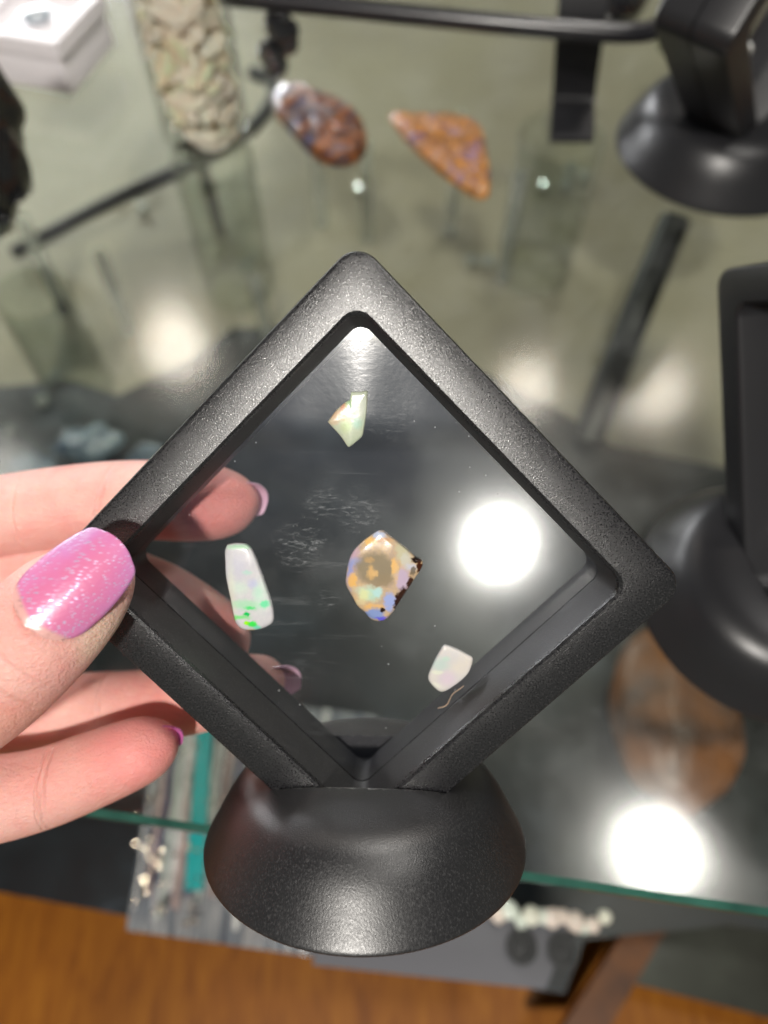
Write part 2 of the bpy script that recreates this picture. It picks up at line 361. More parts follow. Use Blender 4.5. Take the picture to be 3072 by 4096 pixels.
# board added for the pale reflection in the glass, near edge under the mat
def quad_from(pts, z): return [(G(x, y, z).x, G(x, y, z).y) for x, y in pts]
bq = quad_from([(-900, 1950), (3900, 1950)], ZB)
bm = bmesh.new(); slab(bm, [bq[0], bq[1], (130, 170), (-130, 170)], ZB-1.5, ZB)
lb = link('reflection_board', finish(bm, False), board_mat()); tag(lb, 'grey green board added below the glass in place of its pale reflection', 'board')
mq = quad_from([(-900, 3400), (1480, 3845), (2250, 3975), (2330, 3760), (2900, 3700), (3900, 3850), (3900, 1880), (2950, 1900), (2450, 1800), (2200, 1640), (1800, 1450), (1300, 1330), (940, 1330), (760, 1460), (480, 1600), (300, 1540), (-900, 1640)], ZB)
def mat_mat():
    m, t, out = nt('black mirror like tray'); v = coords(t)
    n = noise_tex(t, v, .16, 5, .6); c = ramp(t, n.outputs[0], [(.40, (.004, .004, .005)), (.56, (.009, .013, .016)), (.74, (.05, .065, .085))])
    b = N(t, 'ShaderNodeBsdfPrincipled', i_Roughness=.35); L(t, c, b.inputs['Base Color']); L(t, b.outputs[0], out.inputs[0]); return m
bm = bmesh.new(); slab(bm, mq, ZB+.02, ZB+.5)
mt = link('tray', finish(bm, False), mat_mat()); tag(mt, 'wide black tray lying below the glass shelf above the wooden floor', 'tray')

# ------------------------------------------------------------------ display frames and stands
HI, HO = 3.66, 4.5
def frame_parts(root, film_mat, film=True):
    bm = bmesh.new()
    sqring(bm, [(HI-.13, .28, -1.03), (HI-.01, .33, -.12), (HI+.015, .35, -.04), (HI+.07, .37, 0), (HO-.10, .42, 0), (HO-.03, .46, -.03), (HO, .48, -.10), (HO, .48, -1.03)], 1)
    link('front_half', finish(bm, angle=28), [M_black, M_wall] if film else [M_bgblack, M_bgblack], root)
    bm = bmesh.new()
    sqring(bm, [(HI-.13, .28, -1.07), (HI-.13, .30, -2.0), (HI+.07, .37, -2.1), (HO-.10, .42, -2.1), (HO, .48, -2.0), (HO, .48, -1.07)], 1)
    link('back_half', finish(bm, angle=28), [M_black, M_wall] if film else [M_bgblack, M_bgblack], root)
    # the stretched film
    bm = bmesh.new(); n = 120 if film else 16; rt = {}
    hf = HI + .02
    for i in range(n+1):
        for j in range(n+1):
            a, b = -1+2*i/n, -1+2*j/n
            x, y = a*hf, b*hf
            X, Y = (x-y)/math.sqrt(2), (x+y)/math.sqrt(2)
            rt[i, j] = bm.verts.new((X, Y, -1.05 + film_h(X, Y)))
    for i in range(n):
        for j in range(n): bm.faces.new((rt[i, j], rt[i+1, j], rt[i+1, j+1], rt[i, j+1]))
    link('film', finish(bm), film_mat, root)
def film_h(x, y):                                     # the film bows slightly where it is drawn into the top corner
    h = .006*math.sin(x*.9+.5)*math.cos(y*.7)
    for sx, sy, sr in ((-2.3, .25, .7), (.03, -.05, .8), (1.8, -1.75, .5)):
        h += .035*math.exp(-((x-sx)**2+(y-sy)**2)/(sr*1.3)**2)
    t = min(1, max(0, (y-2.4)/.8)); t = t*t*(3-2*t)
    return h*(1-t) + t*(.014*(y-4.15)**2 - .026*x*x*math.exp(-(x/.8)**2)*(4.8-y))
def film_mat():
    m, t, out = nt('clear stretch film'); v = coords(t)
    f = schlick(t, .05)
    tr = N(t, 'ShaderNodeBsdfTransparent'); tr.inputs[0].default_value = (.88, .88, .90, 1)
    g1 = N(t, 'ShaderNodeBsdfAnisotropic', i_Roughness=.09); g2 = N(t, 'ShaderNodeBsdfAnisotropic', i_Roughness=.40)
    g2.inputs[0].default_value = (.62, .74, 1, 1)
    n = noise_tex(t, v, 9, 3); bp = N(t, 'ShaderNodeBump', i_Strength=.2, i_Distance=.003*S); L(t, n.outputs[0], bp.inputs['Height']); L(t, bp.outputs[0], g1.inputs['Normal'])
    gm = N(t, 'ShaderNodeMixShader', i_0=.15); L(t, g1.outputs[0], gm.inputs[1]); L(t, g2.outputs[0], gm.inputs[2])
    mx = N(t, 'ShaderNodeMixShader'); L(t, f, mx.inputs[0]); L(t, tr.outputs[0], mx.inputs[1]); L(t, gm.outputs[0], mx.inputs[2])
    # finger marks and scratches: faint pale smears left of and above the middle stone
    tc = N(t, 'ShaderNodeTexCoord'); fac = None
    for px, py, r, k in ((1215, 2180, .8, .9), (1440, 2045, .6, 1.0), (1570, 1660, .8, .6), (1290, 2010, .5, .8), (1310, 2400, .4, .6)):
        p = FL(px, py, -1.05)
        d = N(t, 'ShaderNodeVectorMath', operation='DISTANCE'); L(t, tc.outputs['Object'], d.inputs[0]); d.inputs[1].default_value = p*S
        mr = N(t, 'ShaderNodeMapRange', interpolation_type='SMOOTHSTEP', i_1=r*.2*S, i_2=r*S, i_3=k, i_4=0.0); L(t, d.outputs['Value'], mr.inputs[0])
        fac = mr.outputs[0] if fac is None else math_n(t, 'MAXIMUM', fac, mr.outputs[0])
    mp = N(t, 'ShaderNodeMapping'); mp.inputs['Rotation'].default_value = (0, 0, -.9); mp.inputs['Scale'].default_value = (3, 11, 1); L(t, v, mp.inputs[0])
    ns = noise_tex(t, mp.outputs[0], 1.3, 7, .75, 1.2); sm = ramp(t, ns.outputs[0], [(.52, (0, 0, 0)), (.68, (.4, .4, .4))])
    vo = N(t, 'ShaderNodeTexVoronoi', i_Scale=3.2); L(t, v, vo.inputs['Vector']); sp = ramp(t, vo.outputs['Distance'], [(.035, (.55, .55, .55)), (.06, (0, 0, 0))])
    mq_ = N(t, 'ShaderNodeMapping'); mq_.inputs['Rotation'].default_value = (0, 0, .5); mq_.inputs['Scale'].default_value = (.35, 5, 1); L(t, v, mq_.inputs[0])
    nl = noise_tex(t, mq_.outputs[0], 1.0, 8, .7, .5); ln_ = ramp(t, nl.outputs[0], [(.60, (0, 0, 0)), (.74, (.10, .10, .10))]); nh = noise_tex(t, v, .5, 5, .6); hz = ramp(t, nh.outputs[0], [(.5, (0, 0, 0)), (.8, (.03, .03, .03))])
    sm2 = math_n(t, 'MAXIMUM', math_n(t, 'MULTIPLY', sm, fac), math_n(t, 'MAXIMUM', sp, math_n(t, 'ADD', ln_, hz)))
    df = N(t, 'ShaderNodeBsdfDiffuse'); df.inputs[0].default_value = (.6, .62, .64, 1)
    m2 = N(t, 'ShaderNodeMixShader'); L(t, sm2, m2.inputs[0]); L(t, mx.outputs[0], m2.inputs[1]); L(t, df.outputs[0], m2.inputs[2])
    L(t, m2.outputs[0], out.inputs[0]); return m
frame = thing('display_frame', 'black diamond shaped display frame held in the hand, four opals in its clear film', 'display frame', matrix=FM)
frame_parts(frame, film_mat())

VB = 6.25                                              # underside of the stand below the frame centre
PROF = [(0, 0), (3.44, -.02), (3.53, .03), (3.53, .12), (3.31, .55), (3.07, 1.0), (2.88, 1.28), (2.68, 1.50), (2.43, 1.66), (2.15, 1.76), (1.9, 1.81), (1.65, 1.84), (1.4, 1.86), (1.1, 1.87), (.8, 1.88), (.4, 1.88), (0, 1.88)]
def stand_mesh(scale=1.0):
    P = [PROF[0], PROF[1]] + [tuple(p) for p in smoothline([Vector((a, b, 0)) for a, b in PROF[2:]], 4)]
    P = [(max(p[0], 0), p[1]) for p in P]; P[-1] = (0, 1.88)
    bm = bmesh.new(); lathe(bm, P, 128)
    bmesh.ops.scale(bm, vec=(scale,)*3, verts=bm.verts)
    a = finish(bm, angle=50)
    # slot: a V for the corner of the frame
    bm = bmesh.new(); h = 1.09*scale
    k = 4.6*scale; tri = [(0, -.02*scale+.0), (k, k), (-k, k)]
    off = .06*scale
    f1 = [bm.verts.new((x, -h, z+off)) for x, z in tri]; f2 = [bm.verts.new((x, h, z+off)) for x, z in tri]
    bm.faces.new(f1); bm.faces.new(f2)
    for i in range(3): bm.faces.new((f1[i], f1[(i+1) % 3], f2[(i+1) % 3], f2[i]))
    b = finish(bm, False)
    oa = bpy.data.objects.new('a', a); ob = bpy.data.objects.new('b', b); C.objects.link(oa); C.objects.link(ob)
    md = oa.modifiers.new('x', 'BOOLEAN'); md.operation = 'DIFFERENCE'; md.object = ob; md.solver = 'EXACT'
    dg = bpy.context.evaluated_depsgraph_get(); me = bpy.data.meshes.new_from_object(oa.evaluated_get(dg))
    bpy.data.objects.remove(oa); bpy.data.objects.remove(ob)
    return me
# stand: local z is the axis; frame local y is the axis
SM = FM @ Matrix.Translation(Vector((.09, -VB, -1.05))*S) @ Matrix.Rotation(-math.pi/2, 4, 'X')
SM_MESH = stand_mesh()
st = link('frame_stand', SM_MESH, M_satin, None, SM)
st['label'] = 'round black plastic stand gripping the lower corner of the hand held frame'; st['category'] = 'stand'

# ------------------------------------------------------------------ opals on the film
def resample(pts, n=64):
    P = smoothline(pts + [pts[0]], 6)[:-1]
    Ls = [0]
    for i in range(len(P)): Ls.append(Ls[-1] + (P[(i+1) % len(P)]-P[i]).length)
    out = []; T = Ls[-1]
    for k in range(n):
        d = T*k/n; i = max(j for j in range(len(P)) if Ls[j] <= d)
        out.append(P[i].lerp(P[(i+1) % len(P)], (d-Ls[i])/max(1e-9, Ls[i+1]-Ls[i])))
    return out
def stone(pts3, thick_front, thick_back, n=72, rnd=.1, seed=0, bump=.01, c=None):
    P = resample(pts3, n) if rnd else pts3
    c = sum(P, Vector())/len(P)
    rings = []
    bm = bmesh.new()
    prof = [(0, 1)] + [(s, 1-(s**5)*.35) for s in (.25, .5, .7, .84, .93)] + [(.98, .45), (1.0, 0), (.985, -.5), (.9, -.95), (.5, -1)]
    ctr = bm.verts.new((0, 0, thick_front)); loops = []
    for s, z in prof[1:]:
        lp = []
        for p in P:
            q = (p-c)*s; zz = z*(thick_front if z > 0 else thick_back)
            zz += bump*noise.noise(Vector((q.x*3+seed, q.y*3, z)))*(1 if z > 0 else 0)
            lp.append(bm.verts.new((q.x, q.y, zz)))
        loops.append(lp)
    for i in range(len(P)): bm.faces.new((ctr, loops[0][i], loops[0][(i+1) % len(P)]))
    for a, b in zip(loops, loops[1:]):
        for i in range(len(P)): j = (i+1) % len(P); bm.faces.new((a[i], b[i], b[j], a[j]))
    bm.faces.new(loops[-1])
    return finish(bm, angle=40), c
def px_stone(name, pix, tf, tb, mat_fn, label, seed=0, n=72, bump=.01):
    pts = [FL(x, y, -1.05+tf) for x, y in pix]
    for p in pts: p.z = 0
    me, c = stone(pts, tf, tb, n=n, seed=seed, bump=bump)
    def loc(x, y): q = FL(x, y, -1.05+tf) - c; return q.x, q.y
    o = link(name, me, mat_fn(loc), None, FM @ Matrix.Translation(Vector((c.x, c.y, -1.05))*S))
    return tag(o, label, 'opal')
def u(*p): return [q for q in p]
def mk(loc, rows): return [(*loc(x, y), rx*.0049, ry*.0049, col, st, so) for x, y, rx, ry, col, st, so in rows]
px_stone('opal', [(1405, 1567), (1440, 1566), (1468, 1563), (1470, 1575), (1466, 1650), (1455, 1720), (1448, 1746), (1425, 1768), (1398, 1789), (1388, 1786), (1360, 1745), (1312, 1692), (1312, 1684), (1345, 1640), (1385, 1606), (1398, 1602), (1402, 1580)], .07, .07,
  lambda l: patch_mat('pale fire opal', (0.512, 0.551, 0.417), (0.454, 0.512, 0.380), mk(l, [
    (1350, 1660, 45, 22, (0.651, 0.380, 0.223), .7, .6), (1376, 1640, 16, 34, (0.702, 0.291, 0.175), .75, .5), (1335, 1690, 22, 12, (0.630, 0.435, 0.291), .6, .6),
    (1395, 1650, 14, 60, (0.362, 0.651, 0.291), .6, .7), (1385, 1700, 22, 30, (0.531, 0.651, 0.291), .55, .7), (1430, 1690, 18, 22, (0.274, 0.590, 0.473), .6, .7), (1412, 1640, 20, 20, (0.362, 0.590, 0.512), .5, .7), (1440, 1620, 30, 60, (0.551, 0.580, 0.512), .7, .7)]), .05, 8, sss=.2),
  'small pale angular opal shard with orange and green fire near the top of the film', 1, 90)
px_stone('opal', [(905, 2182), (935, 2176), (970, 2178), (990, 2186), (1010, 2215), (1040, 2290), (1068, 2370), (1086, 2430), (1092, 2470), (1088, 2495), (1065, 2512), (1030, 2524), (990, 2527), (960, 2518), (940, 2495), (930, 2460), (918, 2400), (902, 2320), (897, 2260), (896, 2205)], .1, .16,
  lambda l: patch_mat('white crystal opal', (0.551, 0.541, 0.570), (0.590, 0.580, 0.590), mk(l, [
    (915, 2420, 30, 70, (0.630, 0.610, 0.454), .6, .8), (985, 2420, 60, 22, (0.274, 0.692, 0.362), .6, .6), (1045, 2385, 26, 60, (.55, .84, .62), .35, .9), (960, 2350, 30, 26, (.55, .84, .60), .35, .9), (925, 2300, 14, 60, (.72, .78, .55), .4, .9), (960, 2190, 60, 10, (0.317, 0.671, 0.362), .6, .7), (1058, 2418, 20, 16, (0.080, 0.702, 0.317), .8, .5),
    (1000, 2432, 22, 8, (0.048, 0.651, 0.152), .85, .5), (985, 2456, 14, 10, (0.000, 0.473, 0.087), 1, .3), (960, 2470, 40, 9, (0.101, 0.702, 0.130), .75, .6), (988, 2494, 14, 9, (0.291, 0.733, 0.006), 1, .35), (1010, 2498, 20, 13, (0.020, 0.702, 0.061), .95, .4), (1028, 2512, 14, 10, (0.115, 0.702, 0.454), .8, .5),
    (936, 2475, 10, 10, (0.232, 0.702, 0.152), .8, .6), (1030, 2370, 20, 30, (0.362, 0.692, 0.512), .45, .8), (1010, 2335, 20, 18, (0.435, 0.454, 0.671), .6, .7), (950, 2270, 40, 50, (0.512, 0.512, 0.630), .5, .9), (990, 2290, 20, 8, (0.317, 0.671, 0.512), .5, .7), (1000, 2522, 22, 5, (0.702, 0.551, 0.232), .7, .6)]), .08, 13, sss=.2),
  'long pale tapered opal with bright green flashes at its lower end beside the finger', 2, 90)
px_stone('opal', [(1495, 2138), (1515, 2128), (1535, 2130), (1560, 2150), (1620, 2195), (1665, 2235), (1690, 2248), (1688, 2275), (1665, 2310), (1630, 2365), (1590, 2425), (1570, 2455), (1540, 2485), (1510, 2490), (1480, 2480), (1460, 2455), (1430, 2430), (1410, 2395), (1385, 2350), (1381, 2320), (1390, 2265), (1405, 2220), (1440, 2180)], .09, .38,
  lambda l: patch_mat('golden matrix opal', (.56, .40, .23), (.44, .33, .24), mk(l, [
    (1515, 2142, 28, 15, (0.407, 0.473, 0.630), .9, .4), (1420, 2230, 22, 55, (0.473, 0.326, 0.417), .8, .6), (1420, 2250, 40, 20, (0.274, 0.344, 0.590), .7, .6), (1400, 2300, 14, 60, (0.257, 0.291, 0.570), .85, .5),
    (1500, 2275, 82, 72, (.25, .205, .135), .95, .3), (1520, 2320, 60, 30, (.27, .21, .13), .85, .4), (1480, 2240, 22, 12, (0.551, 0.344, 0.144), .6, .5), (1483, 2290, 14, 30, (0.630, 0.398, 0.160), .85, .5), (1410, 2325, 20, 34, (0.712, 0.417, 0.130), .95, .3), (1576, 2265, 13, 34, (0.712, 0.435, 0.160), 1, .3), (1500, 2295, 12, 14, (0.651, 0.417, 0.175), .8, .5),
    (1475, 2165, 30, 16, (0.712, 0.435, 0.144), .9, .4), (1535, 2160, 30, 10, (0.512, 0.274, 0.130), .7, .5),
    (1610, 2200, 26, 50, (0.473, 0.454, 0.308), .9, .4), (1625, 2240, 22, 30, (0.492, 0.483, 0.407), .85, .4), (1610, 2320, 26, 52, (0.473, 0.380, 0.512), .9, .35), (1645, 2270, 24, 16, (0.473, 0.492, 0.590), .85, .4), (1585, 2300, 10, 40, (0.651, 0.454, 0.240), .6, .6),
    (1460, 2360, 50, 20, (0.512, 0.473, 0.344), .9, .4), (1480, 2375, 50, 30, (0.407, 0.630, 0.512), .85, .4), (1456, 2380, 24, 28, (0.651, 0.651, 0.326), .8, .5), (1510, 2370, 22, 22, (0.407, 0.630, 0.630), .8, .5), (1440, 2410, 20, 14, (0.610, 0.512, 0.291), .7, .5),
    (1495, 2458, 44, 26, (0.191, 0.274, 0.531), .95, .3), (1560, 2410, 24, 42, (0.291, 0.362, 0.651), .95, .3), (1525, 2475, 26, 9, (0.087, 0.074, 0.651), .9, .5), (1500, 2425, 44, 10, (0.671, 0.407, 0.160), .8, .5), (1470, 2432, 14, 12, (0.692, 0.417, 0.144), .8, .5),
    (1532, 2440, 14, 13, (0.020, 0.007, 0.003), 1, .25), (1668, 2240, 26, 15, (0.015, 0.006, 0.003), 1, .25), (1650, 2285, 14, 18, (0.130, 0.101, 0.067), .9, .3), (1680, 2270, 12, 30, (0.048, 0.011, 0.003), 1, .3), (1615, 2380, 22, 34, (0.031, 0.009, 0.003), 1, .25), (1590, 2410, 14, 40, (0.026, 0.006, 0.003), 1, .25), (1545, 2487, 32, 7, (0.011, 0.003, 0.002), 1, .3), (1640, 2340, 14, 36, (0.042, 0.013, 0.005), 1, .3)]), .11, 8, rough=.2, sss=.1),
  'large golden brown boulder opal with blue and cream patches in the middle of the film', 3, 110, .02)
px_stone('opal', [(1775, 2587), (1785, 2586), (1830, 2602), (1885, 2632), (1892, 2640), (1888, 2665), (1872, 2700), (1835, 2735), (1790, 2765), (1765, 2772), (1745, 2762), (1720, 2735), (1713, 2715), (1720, 2690), (1745, 2635)], .08, .12,
  lambda l: patch_mat('milky opal', (0.610, 0.580, 0.541), (0.570, 0.551, 0.551), mk(l, [
    (1760, 2660, 36, 30, (0.435, 0.570, 0.531), .7, .7), (1785, 2635, 16, 12, (0.407, 0.651, 0.512), .5, .7), (1790, 2715, 34, 34, (0.610, 0.492, 0.590), .7, .8), (1850, 2670, 40, 40, (0.671, 0.610, 0.512), .5, .8), (1750, 2690, 24, 8, (0.671, 0.692, 0.570), .8, .4), (1740, 2745, 24, 14, (0.692, 0.692, 0.590), .7, .5)]), .05, 5, sss=.25),
  'small milky white opal near the lower right side of the film', 4, 90)
# a stray fibre on the film
bm = bmesh.new(); tube(bm, smoothline([FL(x, y, -1.0) for x, y in ((1752, 2833), (1785, 2822), (1800, 2795), (1812, 2775), (1840, 2755), (1855, 2743))], 5), .007, 6)
tag(link('fibre', finish(bm), princ('pale fibre', (.55, .38, .25), .6), None, FM), 'thin curled pale fibre lying on the film under the milky opal', 'fibre')

# ------------------------------------------------------------------ hand
def ico(bm, c, r, sub=2, axes=None):
    res = bmesh.ops.create_icosphere(bm, subdivisions=sub, radius=1)
    for v in res['verts']:
        q = v.co*r
        if axes: q = q - axes[0]*(q.dot(axes[0])*(1-axes[1]))
        v.co = q + c
def chain(bm, pts, flat=None):
    P = smoothline([(*W(x, y, d),) for x, y, d, r in pts], 12); R_ = smoothline([(r, 0, 0) for *_, r in pts], 12)
    for p, r in zip(P, R_): ico(bm, p, r.x, 3, flat)
THUMB = [(-900, 3230, 15.6, 1.35), (-500, 3010, 14.9, 1.28), (-150, 2790, 14.2, 1.22), (70, 2610, 13.75, 1.13), (230, 2450, 13.75, 1.06), (325, 2368, 13.85, .90), (382, 2322, 13.95, .72), (410, 2300, 14.0, .56)]
INDEX = [(-1000, 2420, 17.2, 1.25), (-500, 2210, 18.0, 1.10), (-100, 2085, 18.4, 1.02), (300, 2020, 18.3, 1.0), (560, 2000, 18.2, .98), (780, 2008, 18.0, .96), (880, 2012, 17.9, .84), (935, 2008, 17.85, .62)]
MIDDLE = [(-1000, 2620, 17.6, 1.25), (-500, 2420, 18.8, 1.10), (0, 2310, 19.2, 1.05), (350, 2315, 19.0, 1.0), (600, 2385, 18.6, .96), (800, 2500, 18.2, .90), (880, 2550, 18.1, .72), (905, 2570, 18.1, .58)]
RING = [(-1000, 2880, 17.6, 1.2), (-500, 2880, 18.8, 1.05), (0, 2860, 19.2, .99), (350, 2838, 19.2, .95), (650, 2815, 19.0, .90), (900, 2765, 18.7, .86), (1020, 2730, 18.5, .70), (1060, 2715, 18.45, .5)]
PINKY = [(-1000, 3260, 16.6, 1.15), (-500, 3270, 17.0, 1.05), (-100, 3210, 17.0, 1.0), (150, 3160, 17.0, .92), (380, 3075, 17.0, .86), (540, 3010, 17.0, .78), (600, 2985, 17.0, .64), (625, 2975, 17.0, .5)]
fz = FW
bm = bmesh.new()
chain(bm, THUMB, (ray(300, 2400).normalized(), .82)); chain(bm, INDEX); chain(bm, MIDDLE); chain(bm, RING); chain(bm, PINKY)
# palm and heel of the hand, out of the frame to the left
for (x, y, d, r) in [(-1150, 2550, 17.0, 1.6), (-1150, 2850, 17.0, 1.7), (-1200, 3150, 16.6, 1.7), (-1500, 2700, 16.6, 1.9), (-1500, 3050, 16.2, 1.9), (-1550, 3300, 15.8, 1.9), (-1300, 3350, 15.8, 1.7), (-1100, 3300, 15.6, 1.5), (-1900, 2900, 16.2, 2.1), (-1900, 3250, 16.0, 2.1), (-2300, 3150, 16.0, 2.3), (-2700, 3250, 16.0, 2.4), (-3100, 3330, 16.0, 2.4), (-3500, 3400, 16.0, 2.4)]:
    ico(bm, W(x, y, d), r, 3)
me = finish(bm)
ob = bpy.data.objects.new('tmp', me); C.objects.link(ob)
rm = ob.modifiers.new('r', 'REMESH'); rm.mode = 'VOXEL'; rm.voxel_size = .055*S; rm.use_smooth_shade = True
sm = ob.modifiers.new('s', 'SMOOTH'); sm.factor = .5; sm.iterations = 14
me = bpy.data.meshes.new_from_object(ob.evaluated_get(bpy.context.evaluated_depsgraph_get())); bpy.data.objects.remove(ob)
for p in me.polygons: p.use_smooth = True
red = (.80, .20, .17); pale = (.84, .60, .47)
tips = [(W(880, 2020, 17.1), 1.6, red, .55), (W(600, 2150, 17.2), 1.0, red, .4), (W(880, 2500, 17.3), 1.0, red, .5), (W(560, 2960, 16.3), 1.8, (.82, .25, .24), .65), (W(20, 2480, 12.8), 1.2, red, .25),
        (W(450, 2560, 13.6), .9, pale, .8), (W(250, 3060, 16.2), 1.6, (.80, .30, .26), .4), (W(650, 2900, 18.0), 1.2, red, .3), (W(60, 2900, 13.6), 1.2, (.82, .36, .27), .4)]
hand = bpy.data.objects.new('person', me); C.objects.link(hand); me.materials.append(skin_mat(tips, [(W(165, 3190, 16.1), RX, .10, 3.2), (W(140, 3200, 16.1), RX, .06, 2.2), (W(400, 2010, 17.4), RX*.95+DN*.2, .10, 2.6), (W(60, 2050, 17.5), RX, .08, 1.8), (W(390, 2830, 18.3), RX, .10, 2.4), (W(30, 2640, 12.9), RX*.7-DN*.7, .08, 1.6), (W(-60, 2720, 12.9), RX*.7-DN*.7, .12, 2.4)]))
tag(hand, 'hand with pink shimmer nails pinching the left corner of the black diamond frame', 'person')

def nail(c, a, n, length, width, cr, lc=.12, tipw=.55, sink=.0, name='nail', mat=None):
    """c centre, a direction towards the tip, n outward normal; cr transverse radius"""
    a = a.normalized(); n = (n - a*n.dot(a)).normalized(); s = a.cross(n).normalized()
    bm = bmesh.new(); uvl = bm.loops.layers.uv.new('UVMap'); NU, NV = 24, 30; g = {}; uvd = {}
    for side in (0, 1):
        for i in range(NU+1):
            for j in range(NV+1):
                v_ = j/NV; uu = -1+2*i/NU
                wv = math.sqrt(max(0, 1-max(0, (.34-v_)/.34)**2.2)) if v_ < .34 else 1-(1-tipw)*max(0, (v_-.45)/.55)**1.7
                if v_ > .9: wv *= math.sqrt(max(.0, 1-((v_-.9)/.1)**2*.55))
                wv = max(wv, .03)
                # arc across
                ang = uu*wv*(width/2)/cr
                x = math.sin(ang)*cr; z = (math.cos(ang)-1)*cr
                y = (v_-.5)*length; y -= .10*length*(uu*uu)*(v_ > .8)*(v_-.8)*2
                z += -lc*((v_-.35)*2)**2*.5 + .0
                p = c + s*x + a*y + n*(z - side*.035 - sink)
                vv = bm.verts.new(p); g[side, i, j] = vv; uvd[vv] = ((uu*wv+1)/2, v_)
    for side in (0, 1):
        for i in range(NU):
            for j in range(NV): bm.faces.new([g[side, i, j], g[side, i+1, j], g[side, i+1, j+1], g[side, i, j+1]])
    brd = [(i, 0) for i in range(NU)] + [(NU, j) for j in range(NV)] + [(i, NV) for i in range(NU, 0, -1)] + [(0, j) for j in range(NV, 0, -1)]
    for k in range(len(brd)):
        p, q = brd[k], brd[(k+1) % len(brd)]; bm.faces.new([g[(0,)+p], g[(0,)+q], g[(1,)+q], g[(1,)+p]])
    for f in bm.faces:
        for l in f.loops: l[uvl].uv = uvd[l.vert]
    return link(name, finish(bm, angle=60), mat or M_nail, hand)
M_nail = nail_mat()
M_lilac = princ('pale lilac nail', (.76, .48, .62), .2, coat=.8, cvar=(2, (.80, .56, .68)))
M_mag = princ('magenta nail', (.50, .07, .28), .2, coat=.8, cvar=(3, (.55, .16, .42)))
back = -ray(280, 2380).normalized()
a_t = W(500, 2215, 13.45) - W(130, 2545, 13.0)
nail(W(290, 2330, 12.88), a_t, back + RX*-.06 + DN*-.18, 2.08, 1.64, 1.05, .13, .66)
# index: nail faces up and away, its free edge shows past the fingertip
a_i = W(1010, 1965, 18.1) - W(800, 1960, 18.2)
nail(W(945, 1968, 18.2), a_i, FW*.75 + DN*-.6 + RX*.25, 1.6, 1.3, .66, .10, .7, mat=M_lilac)
a_m = W(960, 2600, 18.1) - W(760, 2440, 18.6)
nail(W(872, 2468, 18.45), a_m, FW*.75 + DN*-.5 + RX*.5, 1.3, 1.05, .6, .10, .6, mat=M_mag)
a_r = W(1170, 2690, 18.5) - W(950, 2740, 18.9)
nail(W(1095, 2700, 18.7), a_r, FW*.75 + DN*-.55 + RX*.1, 1.45, 1.25, .66, .10, .65, mat=M_lilac)
a_p = W(700, 2930, 17.2) - W(520, 2960, 17.4)
nail(W(640, 2925, 17.25), a_p, FW*.75 + DN*-.6 + RX*.15, 1.15, 1.0, .55, .10, .6, mat=M_mag)

# ------------------------------------------------------------------ things on the glass shelf
def bg_frame(name, base, rz, scale, label, flabel, extra_tilt=0):
    root = thing('display_frame', flabel, 'display frame')
    Mx = Matrix.Translation(base*S) @ Matrix.Rotation(rz, 4, 'Z')
    s = link('frame_stand', SM_MESH.copy(), M_bgblack, None, Mx @ Matrix.Scale(scale, 4)); s.data.materials.clear(); s.data.materials.append(M_bgblack)
    s['label'] = label; s['category'] = 'stand'
    root.matrix_world = Mx @ Matrix.Rotation(math.pi/2, 4, 'X') @ Matrix.Scale(scale, 4) @ Matrix.Translation(Vector((0, VB, 1.05))*S)
    frame_parts(root, M_bgfilm, False)
    return root
M_bgfilm = clear('plain clear film', (.88, .88, .9), .05, .3, .2)
tr_base = G(2875, 600); tr_base.z = 0
tr = bg_frame('a', tr_base, math.radians(48), 1.42, 'round black stand under the upright frame at the upper right', 'upright black display frame at the upper right with two whitish opals in its film')
rb = G(3060, 2390); rb.z = 0
bg_frame('b', rb, math.radians(-77), 1.2, 'round black stand at the right edge beside the held frame', 'black display frame standing on its corner at the right edge')
# stones inside the upper right frame's film
for k, (lx, ly, s1, s2, col, lab) in enumerate([(-.6, -.2, 1.5, 2.3, (.80, .62, .50), 'upper pinkish white opal inside the upright frame at the upper right'), (-1.3, -2.6, .5, 1.0, (.62, .68, .72), 'lower bluish white opal inside the upright frame at the upper right')]):
    pts = [Vector((s1*math.cos(a)*(.8+.25*noise.noise(Vector((a, k*3, 0)))), s2*math.sin(a)*(.85+.2*math.sin(a*3+k)), 0))*.5 for a in [2*math.pi*i/14 for i in range(14)]]
    me_, c_ = stone(pts, .12, .12)
    o = link('opal', me_, princ('whitish opal', col, .15, coat=.8, cvar=(2, (.85, .80, .72))), None, tr.matrix_world @ Matrix.Translation(Vector((lx, ly, -1.05))*S)); tag(o, lab, 'opal')

# gem box
gb = thing('gem_box', 'square white card box with a round grey gem at the upper left', 'gift box', G(215, 250), rz=math.radians(-16))
bm = bmesh.new(); box(bm, (0, 0, .9), (4.9, 4.9, 1.8), bevel=.08); link('box_base', finish(bm), M_white, gb)
bm = bmesh.new(); box(bm, (0, 0, 2.05), (5.2, 5.2, .46), bevel=.07)
for sx, sy, lx, ly in ((0, -2.3, 5.2, .6), (0, 2.3, 5.2, .6), (-2.3, 0, .6, 4.0), (2.3, 0, .6, 4.0)): box(bm, (sx, sy, 2.47), (lx, ly, .38), bevel=.05)
link('lid', finish(bm), M_white, gb)
gp = gb.location/S + Vector((0.1, -.2, 2.30))
bm = bmesh.new(); lathe(bm, [(0, 0), (.55, .0), (.78, .22), (.72, .36), (.4, .46), (0, .47)], 24); g = link('gemstone', finish(bm, angle=20), princ('smoky grey gem', (.22, .27, .31), .08, coat=1, cvar=(3, (.5, .55, .6))), None, Matrix.Translation(gp*S)); tag(g, 'round smoky grey gemstone lying in the white box', 'gemstone')
